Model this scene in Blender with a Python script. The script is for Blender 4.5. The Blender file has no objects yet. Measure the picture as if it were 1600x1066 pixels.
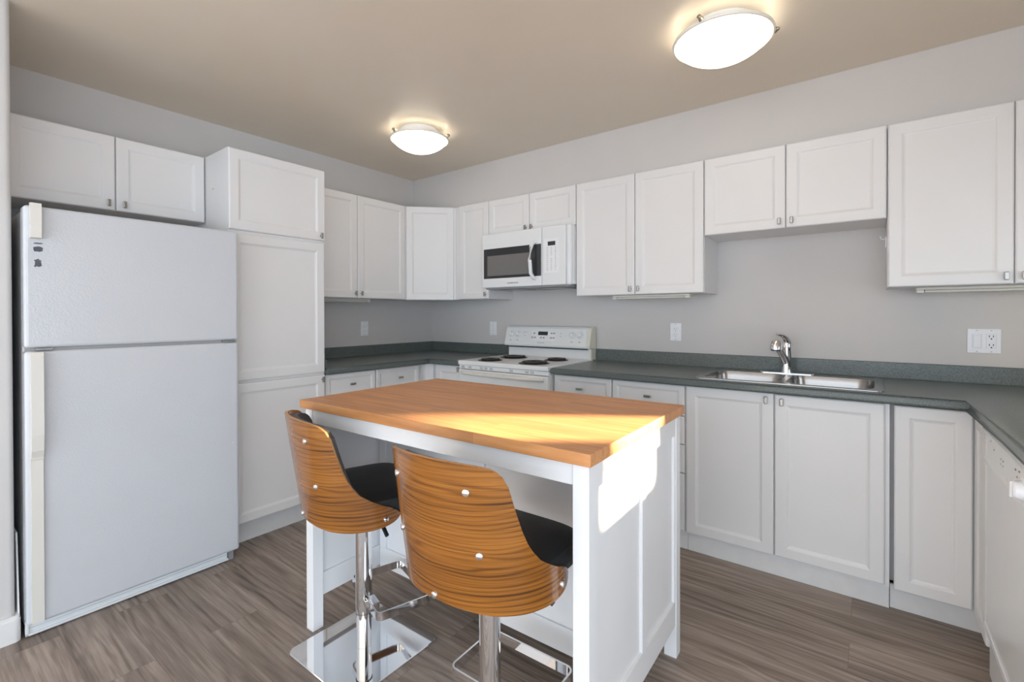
import bpy, bmesh, math, random
from mathutils import Vector, Matrix
random.seed(4)
PI = math.pi
SC = bpy.context.scene
COL = SC.collection

# ------------------------------------------------------------------ camera
def make_camera():
    f, ppx, ppy = 742.38, 796.30, 496.17
    yaw, pitch, roll = math.radians(37.2776), math.radians(-0.3649), math.radians(-0.1416)
    F = Vector((-math.sin(yaw), math.cos(yaw), 0)); R = Vector((math.cos(yaw), math.sin(yaw), 0)); U = Vector((0, 0, 1))
    F, U = F*math.cos(pitch)+U*math.sin(pitch), U*math.cos(pitch)-F*math.sin(pitch)
    R, U = R*math.cos(roll)+U*math.sin(roll), U*math.cos(roll)-R*math.sin(roll)
    cd = bpy.data.cameras.new('camera'); cd.sensor_width = 36; cd.lens = f/1600*36
    cd.shift_x = (800-ppx)/1600; cd.shift_y = (ppy-533)/1600
    cd.clip_start = 0.05
    c = bpy.data.objects.new('camera', cd); COL.objects.link(c)
    M = Matrix(((R.x, U.x, -F.x, 3.2719), (R.y, U.y, -F.y, -3.1037), (R.z, U.z, -F.z, 1.2428), (0, 0, 0, 1)))
    c.matrix_world = M
    SC.camera = c
make_camera()

# ------------------------------------------------------------------ light
SC.view_settings.view_transform = 'Standard'
SC.view_settings.look = 'None'
SC.view_settings.gamma = 1
SC.view_settings.use_curve_mapping = False
SC.view_settings.exposure = 0.0
try:
    SC.cycles.max_bounces = 10; SC.cycles.diffuse_bounces = 7; SC.cycles.glossy_bounces = 6
    SC.cycles.sample_clamp_indirect = 6
except Exception: pass
w = bpy.data.worlds.new('world'); SC.world = w; w.use_nodes = True
bg = w.node_tree.nodes['Background']
bg.inputs[0].default_value = (0.75, 0.87, 1.0, 1); bg.inputs[1].default_value = 4.3

LAMP_W = 3.8
sd = bpy.data.lights.new('sun', 'SUN'); sd.energy = 55; sd.angle = math.radians(2.4); sd.color = (1, 0.83, 0.60)
so = bpy.data.objects.new('sun', sd); COL.objects.link(so)
_e = math.radians(12.4)
_d = Vector((-0.84*math.cos(_e), -0.542*math.cos(_e), -math.sin(_e)))
so.rotation_euler = _d.to_track_quat('-Z', 'Y').to_euler(); so.location = (6, 2, 3)

def portal(loc, rot, sx, sy):
    l = bpy.data.lights.new('portal', 'AREA'); l.shape = 'RECTANGLE'; l.size = sx; l.size_y = sy
    l.cycles.is_portal = True
    o = bpy.data.objects.new('portal', l); COL.objects.link(o); o.location = loc; o.rotation_euler = rot
portal((3.3, -6.48, 1.25), (PI/2, 0, 0), 4.4, 2.3)           # rear opening, light goes +y
portal((5.28, -4.2, 1.25), (PI/2, 0, PI/2), 3.4, 2.3)

# ------------------------------------------------------------------ materials
def mat(name, col, rough=0.5, metal=0.0, spec=0.5, coat=0.0, bump=None, **kw):
    m = bpy.data.materials.new(name); m.use_nodes = True
    nt = m.node_tree; b = nt.nodes['Principled BSDF']
    b.inputs['Base Color'].default_value = (*col, 1); b.inputs['Roughness'].default_value = rough
    b.inputs['Metallic'].default_value = metal; b.inputs['Specular IOR Level'].default_value = spec
    b.inputs['Coat Weight'].default_value = coat
    # every material is procedural: faint mottling in tone
    tc = nt.nodes.new('ShaderNodeTexCoord'); n = nt.nodes.new('ShaderNodeTexNoise')
    n.inputs['Scale'].default_value = kw.get('mscale', 6); n.inputs['Detail'].default_value = 3
    nt.links.new(tc.outputs['Object'], n.inputs['Vector'])
    v = kw.get('mottle', 0.02)
    r = nt.nodes.new('ShaderNodeMixRGB'); r.inputs[1].default_value = (*[max(0, c*(1-v)) for c in col], 1)
    r.inputs[2].default_value = (*[min(1, c*(1+v)) for c in col], 1)
    nt.links.new(n.outputs['Fac'], r.inputs[0]); nt.links.new(r.outputs[0], b.inputs['Base Color'])
    if bump:
        sc, st = bump
        n2 = nt.nodes.new('ShaderNodeTexNoise'); n2.inputs['Scale'].default_value = sc; n2.inputs['Detail'].default_value = 4
        nt.links.new(tc.outputs['Object'], n2.inputs['Vector'])
        bp = nt.nodes.new('ShaderNodeBump'); bp.inputs['Strength'].default_value = st; bp.inputs['Distance'].default_value = 0.002
        nt.links.new(n2.outputs['Fac'], bp.inputs['Height']); nt.links.new(bp.outputs[0], b.inputs['Normal'])
    return m

M = {}
M['wall'] = mat('wall_paint', (0.61, 0.595, 0.585), 0.75, bump=(180, 0.15))
M['ceil'] = mat('ceiling_paint', (0.74, 0.675, 0.575), 0.36, bump=(60, 0.05))
M['trimw'] = mat('trim_paint', (0.80, 0.80, 0.79), 0.4)
M['cab'] = mat('cabinet_thermofoil', (0.77, 0.765, 0.765), 0.38, bump=(300, 0.03))
M['kick'] = mat('toe_kick_white', (0.72, 0.72, 0.72), 0.5, mottle=0.06, mscale=20)
M['dark'] = mat('dark_gap', (0.05, 0.05, 0.055), 0.6)
M['grey'] = mat('grey_plastic', (0.30, 0.31, 0.32), 0.5)
M['midgrey'] = mat('print_grey', (0.35, 0.36, 0.38), 0.5)
M['fridge'] = mat('fridge_enamel', (0.60, 0.62, 0.655), 0.16, bump=(170, 0.5))
M['fridgeside'] = mat('fridge_side_grey', (0.60, 0.60, 0.61), 0.45)
M['handle'] = mat('aged_cream_plastic', (0.74, 0.72, 0.67), 0.4)
M['appl'] = mat('appliance_white', (0.80, 0.82, 0.83), 0.25)
M['cream'] = mat('yellowed_plastic', (0.74, 0.73, 0.63), 0.4)
M['black'] = mat('black_glass', (0.035, 0.036, 0.04), 0.12)
M['mesh'] = mat('window_mesh_grey', (0.17, 0.165, 0.16), 0.25, bump=(600, 0.3))
M['coil'] = mat('burner_black', (0.035, 0.03, 0.028), 0.4)
M['chrome'] = mat('chrome', (0.86, 0.86, 0.87), 0.05, 1.0, mottle=0.005)
M['nickel'] = mat('satin_nickel', (0.36, 0.345, 0.33), 0.30, 1.0)
M['steel'] = mat('brushed_stainless', (0.36, 0.345, 0.335), 0.24, 1.0, bump=(90, 0.05))
M['island'] = mat('island_white_paint', (0.80, 0.81, 0.825), 0.45)
M['seat'] = mat('black_faux_leather', (0.014, 0.017, 0.019), 0.5, bump=(260, 0.5), mottle=0.2)
M['pad'] = mat('grey_back_pad', (0.06, 0.057, 0.055), 0.55, bump=(260, 0.4))
M['plate'] = mat('outlet_plastic', (0.84, 0.85, 0.88), 0.3)
M['brass'] = mat('aged_clip_metal', (0.35, 0.31, 0.24), 0.35, 1.0)
M['blackrub'] = mat('black_rubber', (0.02, 0.02, 0.02), 0.5)
M['diff'] = mat('fluorescent_cover', (0.72, 0.70, 0.64), 0.35)
M['smudge'] = mat('dark_adhesive', (0.10, 0.10, 0.13), 0.7, mottle=0.4, mscale=80)

def counter_mat():
    m = mat('green_laminate', (0.13, 0.165, 0.16), 0.30)
    nt = m.node_tree; b = nt.nodes['Principled BSDF']; tc = nt.nodes.new('ShaderNodeTexCoord')
    n = nt.nodes.new('ShaderNodeTexNoise'); n.inputs['Scale'].default_value = 260; n.inputs['Detail'].default_value = 3
    nt.links.new(tc.outputs['Object'], n.inputs['Vector'])
    r = nt.nodes.new('ShaderNodeValToRGB'); e = r.color_ramp.elements
    e[0].position = .35; e[0].color = (0.075, 0.092, 0.088, 1); e[1].position = .68; e[1].color = (0.165, 0.190, 0.182, 1)
    nt.links.new(n.outputs['Fac'], r.inputs[0]); nt.links.new(r.outputs[0], b.inputs['Base Color'])
    return m
M['counter'] = counter_mat()

def wood_mat(name, dark, mid, light, axis_scale, rough, uv=False, plank=None, coat=0.0, wave=None):
    m = bpy.data.materials.new(name); m.use_nodes = True
    nt = m.node_tree; b = nt.nodes['Principled BSDF']; L = nt.links.new
    tc = nt.nodes.new('ShaderNodeTexCoord'); src = tc.outputs['UV' if uv else 'Object']
    b.inputs['Roughness'].default_value = rough; b.inputs['Coat Weight'].default_value = coat; b.inputs['Coat Roughness'].default_value = 0.15
    vec = src; hashv = None
    if plank:
        br = nt.nodes.new('ShaderNodeTexBrick'); br.offset = 0.37; br.squash = 1
        br.inputs['Color1'].default_value = (0, 0, 0, 1); br.inputs['Color2'].default_value = (1, 1, 1, 1)
        br.inputs['Scale'].default_value = 1; br.inputs['Brick Width'].default_value = plank[0]; br.inputs['Row Height'].default_value = plank[1]
        br.inputs['Mortar Size'].default_value = plank[2]; br.inputs['Mortar Smooth'].default_value = 0.1; br.inputs['Bias'].default_value = 0
        L(src, br.inputs['Vector'])
        sep = nt.nodes.new('ShaderNodeSeparateColor'); L(br.outputs['Color'], sep.inputs[0]); hashv = sep.outputs[0]
        cmb = nt.nodes.new('ShaderNodeCombineXYZ')
        for i, k in enumerate((7.3, 3.1, 11.7)):
            mu = nt.nodes.new('ShaderNodeMath'); mu.operation = 'MULTIPLY'; mu.inputs[1].default_value = k; L(hashv, mu.inputs[0]); L(mu.outputs[0], cmb.inputs[i])
        ad = nt.nodes.new('ShaderNodeVectorMath'); ad.operation = 'ADD'; L(src, ad.inputs[0]); L(cmb.outputs[0], ad.inputs[1]); vec = ad.outputs[0]
    mp = nt.nodes.new('ShaderNodeMapping'); mp.inputs['Scale'].default_value = axis_scale; L(vec, mp.inputs['Vector'])
    n1 = nt.nodes.new('ShaderNodeTexNoise'); n1.inputs['Scale'].default_value = 1; n1.inputs['Detail'].default_value = 6; n1.inputs['Roughness'].default_value = .6; n1.inputs['Distortion'].default_value = 0.6
    L(mp.outputs[0], n1.inputs['Vector'])
    fac = n1.outputs['Fac']
    if wave:
        mp2 = nt.nodes.new('ShaderNodeMapping'); mp2.inputs['Scale'].default_value = wave[0]; L(vec, mp2.inputs['Vector'])
        wv = nt.nodes.new('ShaderNodeTexWave'); wv.wave_type = 'BANDS'; wv.bands_direction = 'Y'; wv.wave_profile = 'SIN'
        wv.inputs['Scale'].default_value = wave[1]; wv.inputs['Distortion'].default_value = wave[2]; wv.inputs['Detail'].default_value = 3
        wv.inputs['Detail Scale'].default_value = wave[3]; wv.inputs['Detail Roughness'].default_value = .55
        L(mp2.outputs[0], wv.inputs['Vector'])
        mx = nt.nodes.new('ShaderNodeMath'); mx.operation = 'MULTIPLY_ADD'; mx.inputs[1].default_value = wave[4]
        sc = nt.nodes.new('ShaderNodeMath'); sc.operation = 'MULTIPLY'; sc.inputs[1].default_value = 1-wave[4]; L(fac, sc.inputs[0])
        L(wv.outputs['Fac'], mx.inputs[0]); L(sc.outputs[0], mx.inputs[2]); fac = mx.outputs[0]
    r = nt.nodes.new('ShaderNodeValToRGB'); e = r.color_ramp.elements
    e[0].position = .22; e[0].color = (*dark, 1); e[1].position = .78; e[1].color = (*light, 1); k = e.new(.5); k.color = (*mid, 1)
    L(fac, r.inputs[0]); col = r.outputs[0]
    if plank:
        hm = nt.nodes.new('ShaderNodeMath'); hm.operation = 'MULTIPLY_ADD'; hm.inputs[1].default_value = plank[3]; hm.inputs[2].default_value = 1-plank[3]/2; L(hashv, hm.inputs[0])
        mm = nt.nodes.new('ShaderNodeVectorMath'); mm.operation = 'SCALE'; L(col, mm.inputs[0]); L(hm.outputs[0], mm.inputs['Scale']); col = mm.outputs[0]
        mo = nt.nodes.new('ShaderNodeMixRGB'); mo.inputs[2].default_value = (*[c*plank[4] for c in dark], 1); L(br.outputs['Fac'], mo.inputs[0]); L(col, mo.inputs[1]); col = mo.outputs[0]
    L(col, b.inputs['Base Color'])
    bp = nt.nodes.new('ShaderNodeBump'); bp.inputs['Strength'].default_value = .12; bp.inputs['Distance'].default_value = .002
    L(fac, bp.inputs['Height']); L(bp.outputs[0], b.inputs['Normal'])
    return m
def grain_mat(name, dark, mid, light, rough, uv, freq, dist, dscale, line_w, fine, fine_w, blot, plank=None, coat=0.0, spec=.5, pw=1.8):
    """natural grain: contour lines of (y*freq + dist*noise) whose strength fades in and out, plus fine fibre streaks"""
    m = bpy.data.materials.new(name); m.use_nodes = True
    nt = m.node_tree; b = nt.nodes['Principled BSDF']; L = nt.links.new; N = nt.nodes.new
    b.inputs['Roughness'].default_value = rough; b.inputs['Coat Weight'].default_value = coat; b.inputs['Coat Roughness'].default_value = .12
    b.inputs['Specular IOR Level'].default_value = spec
    def mth(op, a, c=None, d=None):
        n = N('ShaderNodeMath'); n.operation = op
        for k, v in enumerate((a, c, d)):
            if v is None: continue
            if isinstance(v, (int, float)): n.inputs[k].default_value = v
            else: L(v, n.inputs[k])
        return n.outputs[0]
    def noise(vec, sc, detail=2, rgh=.5, dis=0):
        mp = N('ShaderNodeMapping'); mp.inputs['Scale'].default_value = sc; L(vec, mp.inputs['Vector'])
        n = N('ShaderNodeTexNoise'); n.inputs['Scale'].default_value = 1; n.inputs['Detail'].default_value = detail
        n.inputs['Roughness'].default_value = rgh; n.inputs['Distortion'].default_value = dis; L(mp.outputs[0], n.inputs['Vector']); return n.outputs['Fac']
    tc = N('ShaderNodeTexCoord'); src = tc.outputs['UV' if uv else 'Object']; vec = src
    if plank:
        br = N('ShaderNodeTexBrick'); br.offset = .37; br.inputs['Color1'].default_value = (0, 0, 0, 1); br.inputs['Color2'].default_value = (1, 1, 1, 1)
        br.inputs['Scale'].default_value = 1; br.inputs['Brick Width'].default_value = plank[0]; br.inputs['Row Height'].default_value = plank[1]
        br.inputs['Mortar Size'].default_value = plank[2]; br.inputs['Mortar Smooth'].default_value = .1; br.inputs['Bias'].default_value = 0
        L(src, br.inputs['Vector']); sp = N('ShaderNodeSeparateColor'); L(br.outputs['Color'], sp.inputs[0]); hv = sp.outputs[0]
        cb = N('ShaderNodeCombineXYZ')
        for k, v in enumerate((17.3, 5.1, 31.7)): L(mth('MULTIPLY', hv, v), cb.inputs[k])
        ad = N('ShaderNodeVectorMath'); ad.operation = 'ADD'; L(src, ad.inputs[0]); L(cb.outputs[0], ad.inputs[1]); vec = ad.outputs[0]
    sx = N('ShaderNodeSeparateXYZ'); L(vec, sx.inputs[0])
    d1 = noise(vec, dscale, 3, .5, .4)
    ph = mth('ADD', mth('MULTIPLY', sx.outputs[1], freq), mth('MULTIPLY', d1, dist))
    wv = mth('MULTIPLY_ADD', mth('SINE', mth('MULTIPLY', ph, 6.2832)), .5, .5)
    amp = noise(vec, (dscale[0]*1.7, dscale[1]*4.5, 1), 2)
    amp = mth('MULTIPLY', mth('SUBTRACT', amp, .30), 2.4)
    lines = mth('MULTIPLY', mth('MULTIPLY', mth('POWER', wv, pw), amp), line_w)
    fb = mth('MULTIPLY', mth('SUBTRACT', noise(vec, fine, 5, .65, .3), .5), fine_w)
    bl = mth('MULTIPLY', mth('SUBTRACT', noise(vec, (dscale[0]*.8, dscale[1]*1.5, 1), 3), .5), blot)
    v = mth('ADD', mth('SUBTRACT', mth('ADD', fb, bl), lines), .62)
    r = N('ShaderNodeValToRGB'); e = r.color_ramp.elements
    e[0].position = .1; e[0].color = (*dark, 1); e[1].position = .92; e[1].color = (*light, 1); k = e.new(.55); k.color = (*mid, 1)
    L(v, r.inputs[0]); col = r.outputs[0]
    if plank:
        mm = N('ShaderNodeVectorMath'); mm.operation = 'SCALE'; L(col, mm.inputs[0]); L(mth('MULTIPLY_ADD', hv, plank[3], 1-plank[3]/2), mm.inputs['Scale'])
        mo = N('ShaderNodeMixRGB'); mo.inputs[2].default_value = (*[c*plank[4] for c in dark], 1); L(br.outputs['Fac'], mo.inputs[0]); L(mm.outputs[0], mo.inputs[1]); col = mo.outputs[0]
    L(col, b.inputs['Base Color'])
    bp = N('ShaderNodeBump'); bp.inputs['Strength'].default_value = .08; bp.inputs['Distance'].default_value = .002
    L(v, bp.inputs['Height']); L(bp.outputs[0], b.inputs['Normal'])
    return m
M['floor'] = grain_mat('plank_vinyl', (0.085, 0.062, 0.050), (0.265, 0.212, 0.178), (0.47, 0.40, 0.35), .40, False, 24, 5.0, (1.1, 7, 1), .34, (3.5, 85, 1), .85, .75, plank=(1.22, .18, .0009, .13, 2.1))
M['block'] = wood_mat('oak_butcher_block', (0.42, 0.175, 0.060), (0.58, 0.265, 0.100), (0.70, 0.355, 0.155), (3, 70, 30), 0.42, plank=(0.9, 0.045, 0.0003, 0.14, .95))
M['blockedge'] = M['block']
M['walnut'] = grain_mat('zebra_walnut_veneer', (0.055, 0.018, 0.003), (0.245, 0.086, 0.010), (0.42, 0.17, 0.028), .25, True, 80, 12.0, (1.1, 6.0, 1), .44, (3.0, 260, 1), 1.0, .60, coat=.55, pw=2.6)
M['plyedge'] = mat('pale_plywood_edge', (0.55, 0.27, 0.085), 0.35, mottle=.15, mscale=90)

M['rimglass'] = mat('frosted_rim_glass', (.85, .82, .74), .3)
def glow_mat():
    m = bpy.data.materials.new('alabaster_glass_lit'); m.use_nodes = True
    nt = m.node_tree; b = nt.nodes['Principled BSDF']; b.inputs['Base Color'].default_value = (.9, .88, .84, 1); b.inputs['Roughness'].default_value = .25
    tc = nt.nodes.new('ShaderNodeTexCoord'); n = nt.nodes.new('ShaderNodeTexNoise'); n.inputs['Scale'].default_value = 9; n.inputs['Distortion'].default_value = 2
    nt.links.new(tc.outputs['Object'], n.inputs['Vector'])
    r = nt.nodes.new('ShaderNodeMapRange'); r.inputs[3].default_value = LAMP_W*.8; r.inputs[4].default_value = LAMP_W*1.1
    nt.links.new(n.outputs['Fac'], r.inputs[0]); nt.links.new(r.outputs[0], b.inputs['Emission Strength'])
    b.inputs['Emission Color'].default_value = (1, .88, .72, 1)
    return m
M['glow'] = glow_mat()

# ------------------------------------------------------------------ mesh helpers
ID = Matrix.Identity(4)
def T3(x, y, z): return Matrix.Translation((x, y, z))
def RZ(a): return Matrix.Rotation(a, 4, 'Z')
def RX(a): return Matrix.Rotation(a, 4, 'X')
def RY(a): return Matrix.Rotation(a, 4, 'Y')

def merge(dst, src, mx=ID, mi=None):
    vm = [dst.verts.new(mx @ v.co) for v in src.verts]
    src.verts.index_update()
    for f in src.faces:
        try:
            nf = dst.faces.new([vm[v.index] for v in f.verts]); nf.material_index = f.material_index if mi is None else mi; nf.smooth = f.smooth
        except ValueError: pass
    src.free()

def box(bm, x0, x1, y0, y1, z0, z1, bev=0.0, seg=2, mx=ID, mi=0):
    b = bmesh.new()
    vs = [b.verts.new((x, y, z)) for z in (z0, z1) for y in (y0, y1) for x in (x0, x1)]
    for q in ((0, 2, 3, 1), (4, 5, 7, 6), (0, 1, 5, 4), (2, 6, 7, 3), (0, 4, 6, 2), (1, 3, 7, 5)): b.faces.new([vs[i] for i in q])
    if bev > 0: bmesh.ops.bevel(b, geom=list(b.edges), offset=bev, segments=seg, affect='EDGES', profile=.5)
    merge(bm, b, mx, mi)

def loops(bm, rings, close=True, cap0=True, cap1=True, mx=ID, mi=0, smooth=False):
    R = [[bm.verts.new(mx @ Vector(p)) for p in r] for r in rings]
    n = len(R[0])
    for a, b in zip(R, R[1:]):
        for i in range(n if close else n-1):
            j = (i+1) % n
            f = bm.faces.new([a[i], a[j], b[j], b[i]]); f.material_index = mi; f.smooth = smooth
    if close and cap0: f = bm.faces.new(list(reversed(R[0]))); f.material_index = mi
    if close and cap1: f = bm.faces.new(R[-1]); f.material_index = mi
    return R

def lathe(bm, prof, n=32, mx=ID, mi=0, smooth=True, cap0=True, cap1=True):
    rings = [[(r*math.cos(2*PI*i/n), r*math.sin(2*PI*i/n), z) for i in range(n)] for r, z in prof]
    return loops(bm, rings, True, cap0, cap1, mx, mi, smooth)

def tube(bm, pts, rad, n=12, mx=ID, mi=0, smooth=True, flat=None):
    """swept section along pts; rad is a number or list; flat=(halfwidth, halfheight) sweeps a rectangle"""
    P = [Vector(p) for p in pts]; rings = []
    up = Vector((0, 0, 1))
    for i, p in enumerate(P):
        t = (P[min(i+1, len(P)-1)]-P[max(i-1, 0)]).normalized()
        s = t.cross(up)
        if s.length < 1e-4: s = Vector((1, 0, 0))
        s.normalize(); u = s.cross(t).normalized()
        r = rad[i] if isinstance(rad, (list, tuple)) else rad
        if flat: rings.append([p+s*a*flat[0]+u*b*flat[1] for a, b in ((-1, -1), (1, -1), (1, 1), (-1, 1))])
        else: rings.append([p+s*r*math.cos(2*PI*k/n)+u*r*math.sin(2*PI*k/n) for k in range(n)])
    loops(bm, rings, True, True, True, mx, mi, smooth and not flat)

def prism(bm, poly, z0, z1, mx=ID, mi=0):
    loops(bm, [[(x, y, z0) for x, y in poly], [(x, y, z1) for x, y in poly]], mx=mx, mi=mi)

def rrect(x0, x1, y0, y1, r, n=6):
    out = []
    for cx, cy, a0 in ((x1-r, y1-r, 0), (x0+r, y1-r, PI/2), (x0+r, y0+r, PI), (x1-r, y0+r, 1.5*PI)):
        for i in range(n+1):
            a = a0+PI/2*i/n; out.append((cx+r*math.cos(a), cy+r*math.sin(a)))
    return out

def obj(name, bm, m, parent=None, loc=(0, 0, 0), rotz=0.0, label=None, fix=True):
    if fix: bmesh.ops.recalc_face_normals(bm, faces=bm.faces)
    for e_ in bm.edges:
        if len(e_.link_faces) == 2 and e_.calc_face_angle(0) > .62: e_.smooth = False
    me = bpy.data.meshes.new(name); bm.to_mesh(me); bm.free()
    for k in (m if isinstance(m, (list, tuple)) else [m]): me.materials.append(k if not isinstance(k, str) else M[k])
    o = bpy.data.objects.new(name, me); COL.objects.link(o)
    if parent: o.parent = parent
    o.location = loc; o.rotation_euler = (0, 0, rotz)
    if label: o['label'] = label
    return o

def thing(name, label, cat, loc=(0, 0, 0), rotz=0.0, group=None):
    o = bpy.data.objects.new(name, None); COL.objects.link(o); o.empty_display_size = .1
    o.location = loc; o.rotation_euler = (0, 0, rotz); o['label'] = label; o['category'] = cat
    if group: o['group'] = group
    return o
def tag(o, label, cat, group=None):
    o['label'] = label; o['category'] = cat
    if group: o['group'] = group
    return o
def struct(name, bm, m, **k):
    o = obj(name, bm, m, **k); o['kind'] = 'structure'; return o

# ------------------------------------------------------------------ room shell
YR, XR = -6.5, 4.2
H = 2.44
b = bmesh.new(); box(b, -.1, 5.4, YR-.1, .1, -.1, 0); struct('floor', b, 'floor')
b = bmesh.new(); box(b, -.1, 5.4, YR-.1, .1, H, H+.1); struct('ceiling', b, 'ceil')
b = bmesh.new(); box(b, -.1, XR+.1, 0, .1, 0, H); struct('wall_back', b, 'wall')
b = bmesh.new(); box(b, 0.0005, XR-.0005, -.232, -.0005, 2.112, H-.0005); struct('trim_1', b, 'wall')      # boxed-out bulkhead over the wall cabinets
b = bmesh.new(); box(b, -.1, 0, -2.81, 0, 0, H); struct('wall_left', b, 'wall')
# wall stub beside the refrigerator, running on towards the viewer, with a rounded corner
b = bmesh.new()
r = .018; pts = [(-.1, -2.81)] + [(.672-r+r*math.sin(a), -2.81-r+r*math.cos(a)) for a in [PI/2*i/6 for i in range(7)]] + [(.672, YR), (-.1, YR)]
prism(b, pts, 0, H)
struct('wall_side', b, 'wall')
b = bmesh.new()
r = .018; X = .687
pts = [(.60, -2.796)] + [(X-r+r*math.sin(a), -2.796-r+r*math.cos(a)) for a in [PI/2*i/6 for i in range(7)]] + [(X, YR+.02), (.6725, YR+.02), (.6725, -2.8105), (.60, -2.8105)]
prism(b, pts, 0, .085); prism(b, [((x-.003) if x > .675 else x, (y-.003) if y > -2.8 else y) for x, y in pts], .085, .1)
struct('baseboard_side', b, 'trimw')
# right wall with sun_patch_window above the counter, unseen, its opening sized to shape the sun patch
WY0, WY1, WZ0, WZ1 = -1.0, -.57, 1.085, 1.475
b = bmesh.new()
box(b, XR, XR+.1, -2.4, 0, 0, WZ0); box(b, XR, XR+.1, -2.4, 0, WZ1, H)
box(b, XR, XR+.1, -2.4, WY0, WZ0, WZ1); box(b, XR, XR+.1, WY1, 0, WZ0, WZ1)
struct('wall_right', b, 'wall')
b = bmesh.new()
box(b, XR+.03, XR+.06, WY0, WY1, WZ0, WZ0+.012); box(b, XR+.03, XR+.06, WY0, WY1, WZ1-.012, WZ1)
box(b, XR+.03, XR+.06, WY0, WY0+.012, WZ0, WZ1); box(b, XR+.03, XR+.06, WY1-.012, WY1, WZ0, WZ1)
box(b, XR+.035, XR+.055, WY0, WY1, 1.255, 1.268)  # bar added to cast the thin streak across the tabletop sun patch
struct('sun_patch_window', b, 'trimw')
# rest of the open room behind the viewer: side wall and rear wall with wide glazed openings
b = bmesh.new(); box(b, XR+.1, 5.4, -2.5, -2.4, 0, H); box(b, 5.3, 5.4, YR, -2.5, 2.3, H); box(b, 5.3, 5.4, YR, YR+.6, 0, 2.3); struct('wall_right_rear', b, 'wall')
b = bmesh.new(); box(b, .67, 5.4, YR-.1, YR, 2.35, H); box(b, .67, 1.0, YR-.1, YR, 0, 2.35); struct('wall_rear', b, 'wall')

# ------------------------------------------------------------------ cabinets
def panel(bm, x0, x1, z0, z1, yf, th=.019, fr=.050, mx=ID, mi=0):
    """thermofoil front: rounded edge, flat frame, routed moulding, flat field; faces -y at yf"""
    def ring(i, y): return [(x0+i, yf+y, z0+i), (x1-i, yf+y, z0+i), (x1-i, yf+y, z1-i), (x0+i, yf+y, z1-i)]
    fr = min(fr, (x1-x0)*.3, (z1-z0)*.3)
    prof = [(0, th), (0, .006), (.0015, .0025), (.006, 0), (fr-.004, 0), (fr, .0012), (fr+.005, .0050), (fr+.012, .0072), (fr+.017, .0072)]
    loops(bm, [ring(i, y) for i, y in prof], mx=mx, mi=mi)

def knob(parent, x, z, yf, mx=ID, horiz=False, loc=(0, 0, 0)):
    b = bmesh.new()
    lathe(b, [(.0045, 0), (.0045, .014)], 12, mx @ T3(x, yf, z) @ RX(PI/2))
    if horiz:
        box(b, x-.02, x+.02, yf-.022, yf-.014, z-.007, z+.007, .003, 2, mx)
    else:
        box(b, x-.0075, x+.0075, yf-.022, yf-.013, z-.017, z+.017, .003, 2, mx)
    o = obj('knob', b, 'nickel', parent, loc)
    return o

def cabinet(name, label, cat, loc, rotz, wd, dp, h, fronts, kick=0.0, kickd=.075, group=None):
    t = thing(name, label, cat, loc, rotz, group)
    b = bmesh.new(); box(b, .0008, wd-.0008, -(dp-.020), -.001, kick, h-.0008)
    obj('body', b, 'cab', t)
    if kick:
        b = bmesh.new(); box(b, .0008, wd-.0008, -(dp-kickd)-.012, -(dp-kickd), 0.0005, kick-.0005); obj('toe_kick', b, 'kick', t)
    for f in fronts:
        x0, x1, z0, z1, kx, kz, kind = f
        b = bmesh.new(); panel(b, x0, x1, z0, z1, -dp, fr=.030 if kind == 'drawer' else .050)
        d = obj(kind, b, 'cab', t)
        if kx is not None: knob(d, kx, kz, -dp, horiz=(kind == 'drawer'))
    return t

UB, UT = 1.364, 2.111
UH = UT-UB
g = .0018
L90 = PI/2
def Lf(y): return (0, y, 0)
# over the refrigerator: y -2.80 .. -2.02
cabinet('wall_cabinet', 'short white two-door cabinet mounted above the refrigerator', 'cabinet', (0.0005, -2.80, 1.757), L90, .779, .322, .362,
        [(0.003, .383, 0, .362, .383-.028, .032, 'door'), (.387, .776, 0, .362, .387+.030, .032, 'door')])
# pantry tower y -2.019..-1.47
t = cabinet('pantry_cabinet', 'tall white pantry cabinet with three stacked doors beside the refrigerator', 'cabinet', (0.0005, -2.019, 0), L90, .548, .615, 2.122,
        [(0.0, .546, 1.694, 2.120, .546-.030, 1.722, 'door'), (.003, .541, .893, 1.676, None, None, 'door'), (.003, .541, .132, .878, .541-.020, .851, 'door')], kick=.13, kickd=.095)
b = bmesh.new(); lathe(b, [(.004, 0), (.004, .001)], 10, T3(-.0005, -.42, 1.93) @ RY(-PI/2)); obj('screw_hole', b, 'grey', t)
# left wall run
cabinet('wall_cabinet', 'white two-door wall cabinet between the pantry tower and the corner', 'cabinet', (0.0005, -1.4685, UB), L90, .888, .306, UH,
        [(0.003, .4425, 0, UH, .4425-.022, .035, 'door'), (.4462, .886, 0, UH, .4462+.024, .035, 'door')])
# diagonal corner
t = thing('corner_wall_cabinet', 'white diagonal wall cabinet in the room corner with a single door', 'cabinet', (0, 0, UB))
b = bmesh.new(); prism(b, [(.001, -.001), (.001, -.5795), (.288, -.5795), (.5795, -.288), (.5795, -.001)], 0, UH-.0008); obj('body', b, 'cab', t)
b = bmesh.new(); mxd = T3(.306, -.580, 0) @ RZ(PI/4); wdg = .274*math.sqrt(2)
panel(b, .004, wdg-.004, -.004, UH, 0, mx=mxd); d = obj('door', b, 'cab', t)
b = bmesh.new(); lathe(b, [(.006, 0), (.006, .002)], 12, mxd @ T3(wdg-.024, 0, .02) @ RX(PI/2)); obj('screw_cap', b, 'nickel', d)
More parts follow.
